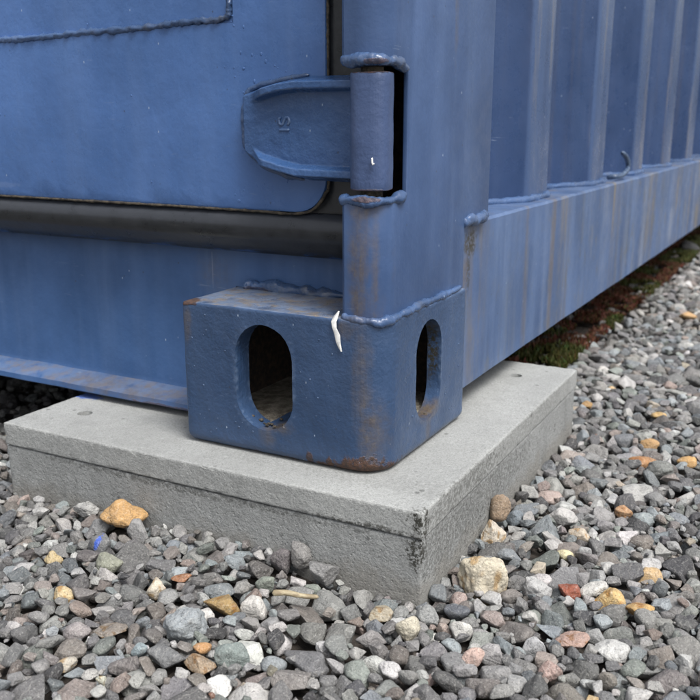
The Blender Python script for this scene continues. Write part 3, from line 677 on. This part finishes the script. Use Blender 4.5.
# notable stones one can point at: u, v, w, h in the 700-pixel picture give where each lies and how big it is
Y_ = (.62, .40, .10); O_ = (.48, .24, .07); CR = (.60, .54, .42); WH = (.62, .61, .58); GR = (.22, .22, .225); LG = (.36, .36, .355); DG = (.115, .115, .12); SB = (.20, .235, .265); GG = (.24, .27, .235); PK = (.46, .32, .27); BR = (.22, .17, .13); RD = (.32, .10, .06)
HERO = [
 (122, 512, 50, 28, (.54, .33, .14), 'lobe', 'knobbly golden orange flint lying against the front face of the block', 'flint'),
 (86, 509, 27, 17, (.42, .42, .41), 'pit', 'flat pale grey stone with black cracks, just left of the knobbly golden flint', 'stone'),
 (483, 582, 50, 54, (.62, .56, .44), 'big', 'largest rough cream flint, sitting right of the front corner of the block', 'flint'),
 (493, 533, 27, 28, (.62, .56, .47), 'ang', 'pointed white and tan flint leaning on the right face of the block', 'flint'),
 (501, 509, 20, 27, (.34, .25, .17), 'rnd', 'upright brown pebble touching the block behind the pointed white and tan flint', 'pebble'),
 (515, 518, 18, 17, SB, 'rnd', 'small slate blue pebble right of the upright brown pebble', 'pebble'),
 (561, 518, 34, 26, (.50, .49, .48), 'ang', 'whitish streaked stone right of the block among grey gravel', 'stone'),
 (580, 536, 22, 16, (.58, .50, .40), 'ang', 'broken white and tan flint below the whitish streaked stone', 'flint'),
 (566, 555, 18, 12, (.62, .56, .36), 'rnd', 'small pale yellow pebble above the red brick chip', 'pebble'),
 (570, 592, 23, 16, RD, 'ang', 'red brick chip lying left of a smooth white stone', 'brick chip'),
 (593, 590, 28, 20, WH, 'rnd', 'smooth white stone between the red brick chip and the yellow flint', 'stone'),
 (609, 600, 32, 25, (.62, .44, .20), 'ang', 'bright yellow flint flake, the larger of the touching yellow pair', 'flint'),
 (640, 611, 29, 17, (.54, .35, .14), 'ang', 'orange yellow flint sliver, the smaller of the touching yellow pair', 'flint'),
 (612, 616, 25, 25, (.19, .19, .185), 'rnd', 'lumpy dark grey stone in front of the bright yellow flint', 'stone'),
 (627, 574, 33, 22, DG, 'ang', 'angular charcoal stone behind the yellow flints', 'stone'),
 (573, 640, 34, 18, PK, 'ang', 'pink granite chip with pale speckles, low on the right', 'granite chip'),
 (612, 652, 37, 23, (.56, .56, .55), 'ang', 'long white stone with dark pits, below the yellow flints', 'stone'),
 (549, 670, 25, 20, (.40, .29, .26), 'rnd', 'rounded pinkish stone near the bottom edge, right of centre', 'stone'),
 (609, 681, 23, 22, (.26, .24, .21), 'rnd', 'round brown ringed pebble at the bottom edge, right side', 'pebble'),
 (537, 589, 30, 25, (.42, .42, .42), 'big', 'large pale grey dimpled stone left of the red brick chip', 'stone'),
 (408, 629, 26, 27, (.56, .52, .42), 'rnd', 'round cream pebble below the front corner of the block', 'pebble'),
 (382, 614, 28, 17, (.42, .37, .28), 'ang', 'beige wedge of stone left of the round cream pebble', 'stone'),
 (461, 631, 23, 22, WH, 'ang', 'three cornered white stone below the largest cream flint', 'stone'),
 (457, 614, 26, 18, (.12, .13, .15), 'rnd', 'dark slate pebble between the block corner and the largest cream flint', 'pebble'),
 (473, 657, 23, 18, (.52, .38, .33), 'rnd', 'rounded pink stone right of a mottled grey one, bottom centre', 'stone'),
 (491, 654, 25, 21, (.40, .39, .39), 'ang', 'mottled grey and white stone beside the rounded pink stone', 'stone'),
 (390, 671, 23, 17, (.58, .57, .57), 'ang', 'angular white chip at the bottom, below the beige wedge', 'chip'),
 (428, 617, 24, 26, (.30, .31, .31), 'ang', 'light grey stone touching the lowest point of the block corner', 'stone'),
 (222, 605, 38, 24, (.38, .26, .11), 'ang', 'amber flint with translucent brown faces, left of a white lump', 'flint'),
 (255, 607, 27, 24, (.60, .58, .55), 'rnd', 'rounded white lump right of the amber flint', 'stone'),
 (220, 589, 32, 17, (.20, .22, .23), 'rnd', 'smooth slate grey oval stone behind the amber flint', 'stone'),
 (186, 628, 46, 43, (.33, .36, .38), 'big', 'large pale blue grey rock in the left foreground', 'rock'),
 (281, 561, 22, 28, (.15, .135, .14), 'rnd', 'upright dark purple stone against the front of the block', 'stone'),
 (301, 556, 20, 31, (.24, .235, .23), 'rnd', 'upright mid grey stone right of the dark purple one', 'stone'),
 (265, 584, 20, 20, (.27, .30, .26), 'ang', 'small green grey stone left of the end of the twig', 'stone'),
 (324, 573, 31, 25, (.23, .23, .23), 'ang', 'mid grey rock at the foot of the block, above the twig', 'rock'),
 (201, 649, 20, 13, (.48, .27, .12), 'rnd', 'small orange pebble right of the large blue grey rock', 'pebble'),
 (199, 666, 34, 24, (.38, .29, .20), 'ang', 'buff brown stone under the small orange pebble', 'stone'),
 (233, 656, 34, 32, (.22, .26, .25), 'ang', 'green slate stone right of the buff brown stone', 'stone'),
 (290, 679, 42, 23, (.25, .235, .225), 'ang', 'blocky brownish grey stone at the bottom edge, left of centre', 'stone'),
 (53, 558, 22, 16, (.52, .41, .23), 'lobe', 'small lumpy yellow flint, far left, below the gravel slope', 'flint'),
 (156, 590, 21, 22, (.62, .56, .46), 'ang', 'cream white cube shaped stone in the left foreground', 'stone'),
 (64, 596, 21, 20, (.62, .50, .30), 'ang', 'cream and yellow flint chip, far left foreground', 'flint'),
 (110, 564, 27, 23, (.29, .30, .24), 'rnd', 'olive grey rounded stone below the blue paint marked one', 'stone'),
 (134, 557, 36, 29, (.14, .14, .14), 'ang', 'dark grey faceted stone right of the olive grey one', 'stone'),
 (99, 547, 26, 27, (.17, .175, .18), 'paint', 'dark stone daubed with bright blue paint', 'stone'),
 (100, 528, 23, 18, (.20, .205, .21), 'rnd', 'dark grey stone right behind the blue daubed one', 'stone'),
 (139, 533, 23, 29, (.30, .30, .30), 'ang', 'pale grey stone with white lines in front of the golden flint', 'stone'),
 (77, 630, 28, 21, (.36, .33, .33), 'ang', 'pale pinkish grey faceted stone, left foreground', 'stone'),
 (66, 664, 23, 15, (.52, .48, .41), 'ang', 'pale cream angular stone near the bottom left corner', 'stone'),
 (71, 650, 32, 18, (.22, .20, .18), 'ang', 'brown grey slab of stone above the pale cream angular one', 'stone'),
 (110, 631, 35, 15, (.25, .22, .19), 'ang', 'long flat brown stone, left foreground', 'stone'),
 (167, 657, 40, 28, (.17, .175, .18), 'ang', 'dark grey rock just below the large pale blue grey rock', 'rock'),
 (139, 651, 18, 16, (.32, .39, .42), 'rnd', 'light blue pebble left of the dark grey rock', 'pebble'),
 (101, 681, 11, 11, (.60, .60, .50), 'ang', 'tiny white green chip at the bottom left', 'chip'),
 (658, 472, 29, 27, (.21, .22, .21), 'big', 'large round grey cobble at the right, below orange stones', 'cobble'),
 (643, 462, 27, 12, (.44, .24, .11), 'ang', 'orange brown stone touching the large round grey cobble', 'stone'),
 (687, 462, 21, 14, (.55, .34, .14), 'rnd', 'orange pebble at the right edge beside the grey cobble', 'pebble'),
 (650, 444, 19, 11, (.50, .31, .14), 'rnd', 'flat orange pebble above the orange brown stone', 'pebble'),
 (659, 416, 16, 9, (.62, .42, .18), 'rnd', 'small yellow pebble, upper of the orange pebbles on the right', 'pebble'),
 (636, 493, 31, 19, (.42, .42, .41), 'ang', 'pale grey flat stone below the orange brown stone', 'stone'),
 (623, 512, 17, 12, (.44, .27, .15), 'ang', 'little rusty orange chip below the pale grey flat stone', 'chip'),
 (181, 578, 20, 9, (.38, .19, .10), 'ang', 'thin red orange sliver of stone, left foreground', 'chip'),
 (688, 316, 18, 9, (.52, .33, .16), 'rnd', 'distant orange cobble at the right edge, near the rail', 'cobble'),
 (587, 405, 13, 8, (.45, .28, .12), 'rnd', 'tiny tan pebble beside the far right corner of the slab', 'pebble'),
 (690, 249, 24, 17, (.018, .019, .022), 'rnd', 'black rock lying under the far end of the rail', 'rock'),
]
RH = np.random.default_rng(21)
for (u, v, w, h, colr, kind, label, cat) in HERO:
    z = -.066
    for _ in range(4):
        P = px(u, v, z); dist = float(np.dot(P-CAM, _f)); el = math.asin((CAM[2]-P[2])/np.linalg.norm(P-CAM))
        a = w/2*dist/FPX; hh = h/2*dist/FPX; b = a*.8
        if b*math.sin(el) > hh*.8: b = hh*.8/math.sin(el)
        c = math.sqrt(max((hh*.35)**2, hh*hh-(b*math.sin(el))**2))/math.cos(el); c = min(c, a*1.5)
        z = float(gz(P[0], P[1]))-.001+c*.12
    ray = (P-CAM)/np.linalg.norm(P-CAM)
    for _ in range(200):
        q = P-K; qx, qy = float(q@ex), float(q@ey)
        if min(-(qy+b*.92), 9) >= 0 or qx-a*.9 >= 0 or qy-LY > b or qx+LX < -a: break
        P = P-ray*.001; z = float(P[2])
    sub = 5 if max(w, h) > 24 else 4
    d, f = ICO[sub]
    if kind == 'lobe':
        rr = np.full(len(d), .42)
        for q, k_, am in (((-1, -.1, -.35), 4, .50), ((1, .1, -.30), 5, .62), ((-.12, .1, 1), 4, .42), ((.25, -1, -.3), 3, .50), ((0, 0, -1), 3, .3)):
            q = np.array(q)/np.linalg.norm(q); rr = rr+am*np.exp(k_*(d@q-1))
        V = d*(rr*(1+.10*np.array([mnoise.noise(Vector(x*2.6)) for x in d])+.04*np.array([mnoise.noise(Vector(x*7)) for x in d])))[:, None]
        V /= np.abs(V).max(0)[None]
    else:
        pl, p = {'ang': (9, 22), 'rnd': (16, 7), 'big': (22, 12), 'pit': (12, 16), 'paint': (10, 14)}[kind]
        V = shape(sub, RH, pl, p, .10 if kind in ('big', 'pit') else .05)
    yaw = YAW+RH.uniform(-.25, .25); Rm = rotm(yaw, RH.uniform(-.12, .12), RH.uniform(-.12, .12))
    V = (V*np.array([a, b, c]))@Rm.T
    tint = np.ones((len(V), 4)); tint[:, :3] = colr
    if kind in ('ang', 'big') and colr[0]-colr[2] > .05:      # flint: brown rind patches on a pale core
        m = np.clip(np.array([mnoise.noise(Vector(x*2.2+3)) for x in d])*4-.3, 0, 1)[:, None]; tint[:, :3] = tint[:, :3]*(1-m)+np.array(colr)*np.array([.75, .58, .38])*m
    if kind == 'pit':
        m = np.clip(1-np.abs(np.array([mnoise.noise(Vector(x*3.1)) for x in d]))*22, 0, 1)[:, None]; tint[:, :3] = tint[:, :3]*(1-m)+.03*m
    if kind == 'paint':
        sd_ = -_f*.75+_u*.3; sd_ = sd_/np.linalg.norm(sd_); q = V/np.linalg.norm(V, axis=1)[:, None]; loc = q-sd_; cu = loc@_r; cv = loc@_u
        cu2 = cu*.85-cv*.5; cv2 = cu*.5+cv*.85
        m = np.clip((1-np.sqrt((cu2/.24)**2+(cv2/.62)**2)+.35*np.array([mnoise.noise(Vector(x*7)) for x in d]))*5, 0, 1)*(q@sd_ > 0); m = m[:, None]
        tint[:, :3] = tint[:, :3]*(1-m)+np.array((.05, .13, .6))*m
    nm = {'flint': 'flint', 'pebble': 'pebble', 'brick chip': 'brick_chip', 'granite chip': 'granite_chip'}.get(cat, cat)
    me = fast_mesh(nm, V, f, tint, np.ones(len(f), bool))
    o = bpy.data.objects.new(nm, me); COL.objects.link(o); o.location = (P[0], P[1], z); me.materials.append(M['stone']); tag(o, label, cat, 'individual stones lying on the gravel')
    R_ = foot(P[0], P[1], a*.8, b*.8, c, yaw)
    if R_:
        sl, msk, dz = R_; hsub = H[sl]; hsub[msk] = np.maximum(hsub[msk], (z+dz+.02)[msk])   # nothing settles on these
# twig on the gravel
# ---- the gravel itself, settled large to small
def allowed(x, y):
    return (y < .85) | (x > -.30)
S = []   # x, y, z, a, b, c, yaw
def settle(n, rmin, rmax, K_, cap, xr, yr, sink=.25):
    rs = rmin*(rmax/rmin)**rng.beta(1.5, 2.2, n); rs = np.sort(rs)[::-1]
    for r0 in rs:
        a = r0*rng.uniform(1.0, 1.35); b = r0*rng.uniform(.75, 1.05); c = r0*rng.uniform(.58, .92); yaw = rng.uniform(0, math.pi)
        best = None
        for _ in range(K_):
            x, y = rng.uniform(*xr), rng.uniform(*yr)
            if not allowed(x, y): continue
            F_ = foot(x, y, a, b, c, yaw)
            if F_ is None: continue
            sl, msk, dz = F_; hs_ = H[sl][msk]
            if hs_.size == 0: continue
            z = float((hs_+dz[msk]).max()); g = float(G[sl][0, 0]); top = z+c-g
            if best is None or top < best[0]: best = (top, x, y, z, sl, msk, dz)
        if best is None or best[0] > cap+rng.uniform(-.002, .002): continue
        top, x, y, z, sl, msk, dz = best; z -= c*sink
        hsub = H[sl]; hsub[msk] = np.maximum(hsub[msk], (z+dz)[msk])
        S.append((x, y, z, a, b, c, yaw))
XN, YN = (-.78, .6), (-.45, .95)
settle(1500, .0105, .0170, 6, .007, XN, YN); settle(10000, .0058, .0105, 6, .006, XN, YN); settle(12000, .0038, .0066, 6, .004, XN, YN); settle(6000, .0018, .0036, 4, -.001, XN, YN, .1)
settle(4500, .0038, .0078, 9, .004, (-.42, .44), (-.32, .12)); settle(4500, .0018, .0042, 8, .001, (-.46, .46), (-.32, .30), .1)
XF, YF = (-.30, .9), (.95, 3.55)
settle(3200, .0105, .0180, 4, .006, XF, YF); settle(11000, .0065, .0110, 4, .004, XF, YF); settle(12000, .0040, .0065, 3, .003, XF, YF)
XM, YM = (.6, .95), (-.45, .95)
settle(500, .0100, .0150, 4, .005, XM, YM); settle(4000, .0055, .0105, 4, .004, XM, YM)
NM = len(S)
for xr_, yr_, n_ in (((-1.28, 1.33), (-1.08, -.44), 1.7), ((-1.28, -.77), (-.46, .25), .36), ((.94, 1.33), (-.46, 1.5), .76)):
    settle(int(1500*n_), .0105, .0170, 4, .007, xr_, yr_); settle(int(9000*n_), .0058, .0105, 4, .005, xr_, yr_)
print('stones', len(S))
Vs, Fs, Ts, Sm = [], [], [], []; off = 0
for k_, (x, y, z, a, b, c, yaw) in enumerate(S):
    dist = math.dist((x, y, z), CAM); ppx = a/dist*1315
    if k_ >= NM: ppx = min(ppx, 6)
    lev = 3 if ppx > 13 else 2 if ppx > 4.5 else 1
    V, f = LIB[lev][rng.integers(len(LIB[lev]))]
    Rm = rotm(yaw, rng.normal(0, .26), rng.normal(0, .26)); 
    if rng.random() < .5: V = V*np.array([1, 1, -1]); f = f[:, ::-1]
    V = (V*np.array([a, b, c])*1.06)@Rm.T+np.array([x, y, z])
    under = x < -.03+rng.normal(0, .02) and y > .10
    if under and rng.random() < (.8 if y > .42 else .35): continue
    col = PAL[rng.choice(len(PAL), p=PW)]*rng.uniform(.60, 1.38)*(.35 if under else 1)*(1+rng.normal(0, .015, 3)); col = col*.85+col.mean()*.15; T = np.ones((len(V), 4)); T[:, :3] = np.clip(col, .02, .8)  # stones beneath the container tinted darker, its shade painted in with the grime
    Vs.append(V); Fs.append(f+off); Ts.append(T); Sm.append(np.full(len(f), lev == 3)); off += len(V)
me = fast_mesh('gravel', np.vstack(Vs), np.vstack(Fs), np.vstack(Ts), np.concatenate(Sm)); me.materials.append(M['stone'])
go = bpy.data.objects.new('gravel', me); COL.objects.link(go); tag(go, 'loose grey crushed gravel covering the ground round the block', 'gravel', kind='stuff')
print('gravel tris', len(me.polygons)); del Vs, Fs, Ts

# twig
t = NT('dry twig'); M['twig'] = t.fin(t.mix(t.ramp(t.noise(1, 4, .6, t.mapv((60, 300, 300))), .35, .65), (.20, .16, .10), (.38, .33, .22)), .7, t.bump(t.noise(500, 3), .5, .0006))
p0, p1 = px(272, 593, -.052), px(319, 597, -.0545)
tp = spline([p0, p0+(p1-p0)*.3+np.array([0, 0, .0010]), p0+(p1-p0)*.65+np.array([0, 0, -.0003]), p1], 8)
tw = link('twig', mesh(tube_bm(tp, np.linspace(.0022, .0015, len(tp)), 10, .15, 150)), M['twig'], None, 180)
tag(tw, 'short dry brown twig lying across the gravel by the block', 'twig')

# moss and red stonecrop growing in the shade along the rail
bm = bmesh.new(); lay = bm.verts.layers.float_color.new('tint')
for i in range(70000):
    y = random.uniform(.44, 2.7); x = -.03-abs(random.gauss(0, .045))*(1+.5*mnoise.noise(Vector((0, y*9, 1)))); 
    if x < -.2: continue
    q = mnoise.noise(Vector((x*9, y*7, 0)))
    if mnoise.noise(Vector((x*22, y*16, 5))) < -.22: continue
    zz = float(gz(np.float64(x), np.float64(y)))-.004+.006*random.random(); hgt = random.uniform(.002, .008)*(1.2 if y < .8 else .8); a = random.uniform(0, 6.28); ln = random.uniform(0, .006)
    wv = Vector((math.cos(a), math.sin(a), 0))*random.uniform(.0006, .0015); ld = Vector((math.cos(a+1.3), math.sin(a+1.3), 0))*ln
    red = q > -.12; c = (random.uniform(.07, .16), random.uniform(.025, .05), .02, 1) if red and random.random() < .85 else (random.uniform(.035, .09), random.uniform(.045, .09), .012, 1)
    p = Vector((x, y, zz)); vs_ = [bm.verts.new(p-wv), bm.verts.new(p+wv), bm.verts.new(p+ld*.6+wv*.8+Vector((0, 0, hgt*.6))), bm.verts.new(p+ld+Vector((0, 0, hgt))), bm.verts.new(p+ld*.6-wv*.8+Vector((0, 0, hgt*.6)))]
    for v_ in vs_: v_[lay] = (c[0]*.7, c[1]*.72, c[2]*.75, 1)
    bm.faces.new(vs_)
me = bpy.data.meshes.new('moss'); bm.to_mesh(me); bm.free()
t = NT('moss'); a = t.n.new('ShaderNodeAttribute'); a.attribute_name = 'tint'; M['moss'] = t.fin(a.outputs['Color'], .7, None, 0, .3)
tag(link('moss', me, M['moss']), 'green moss and red stonecrop in the shade along the rail', 'moss', kind='stuff')
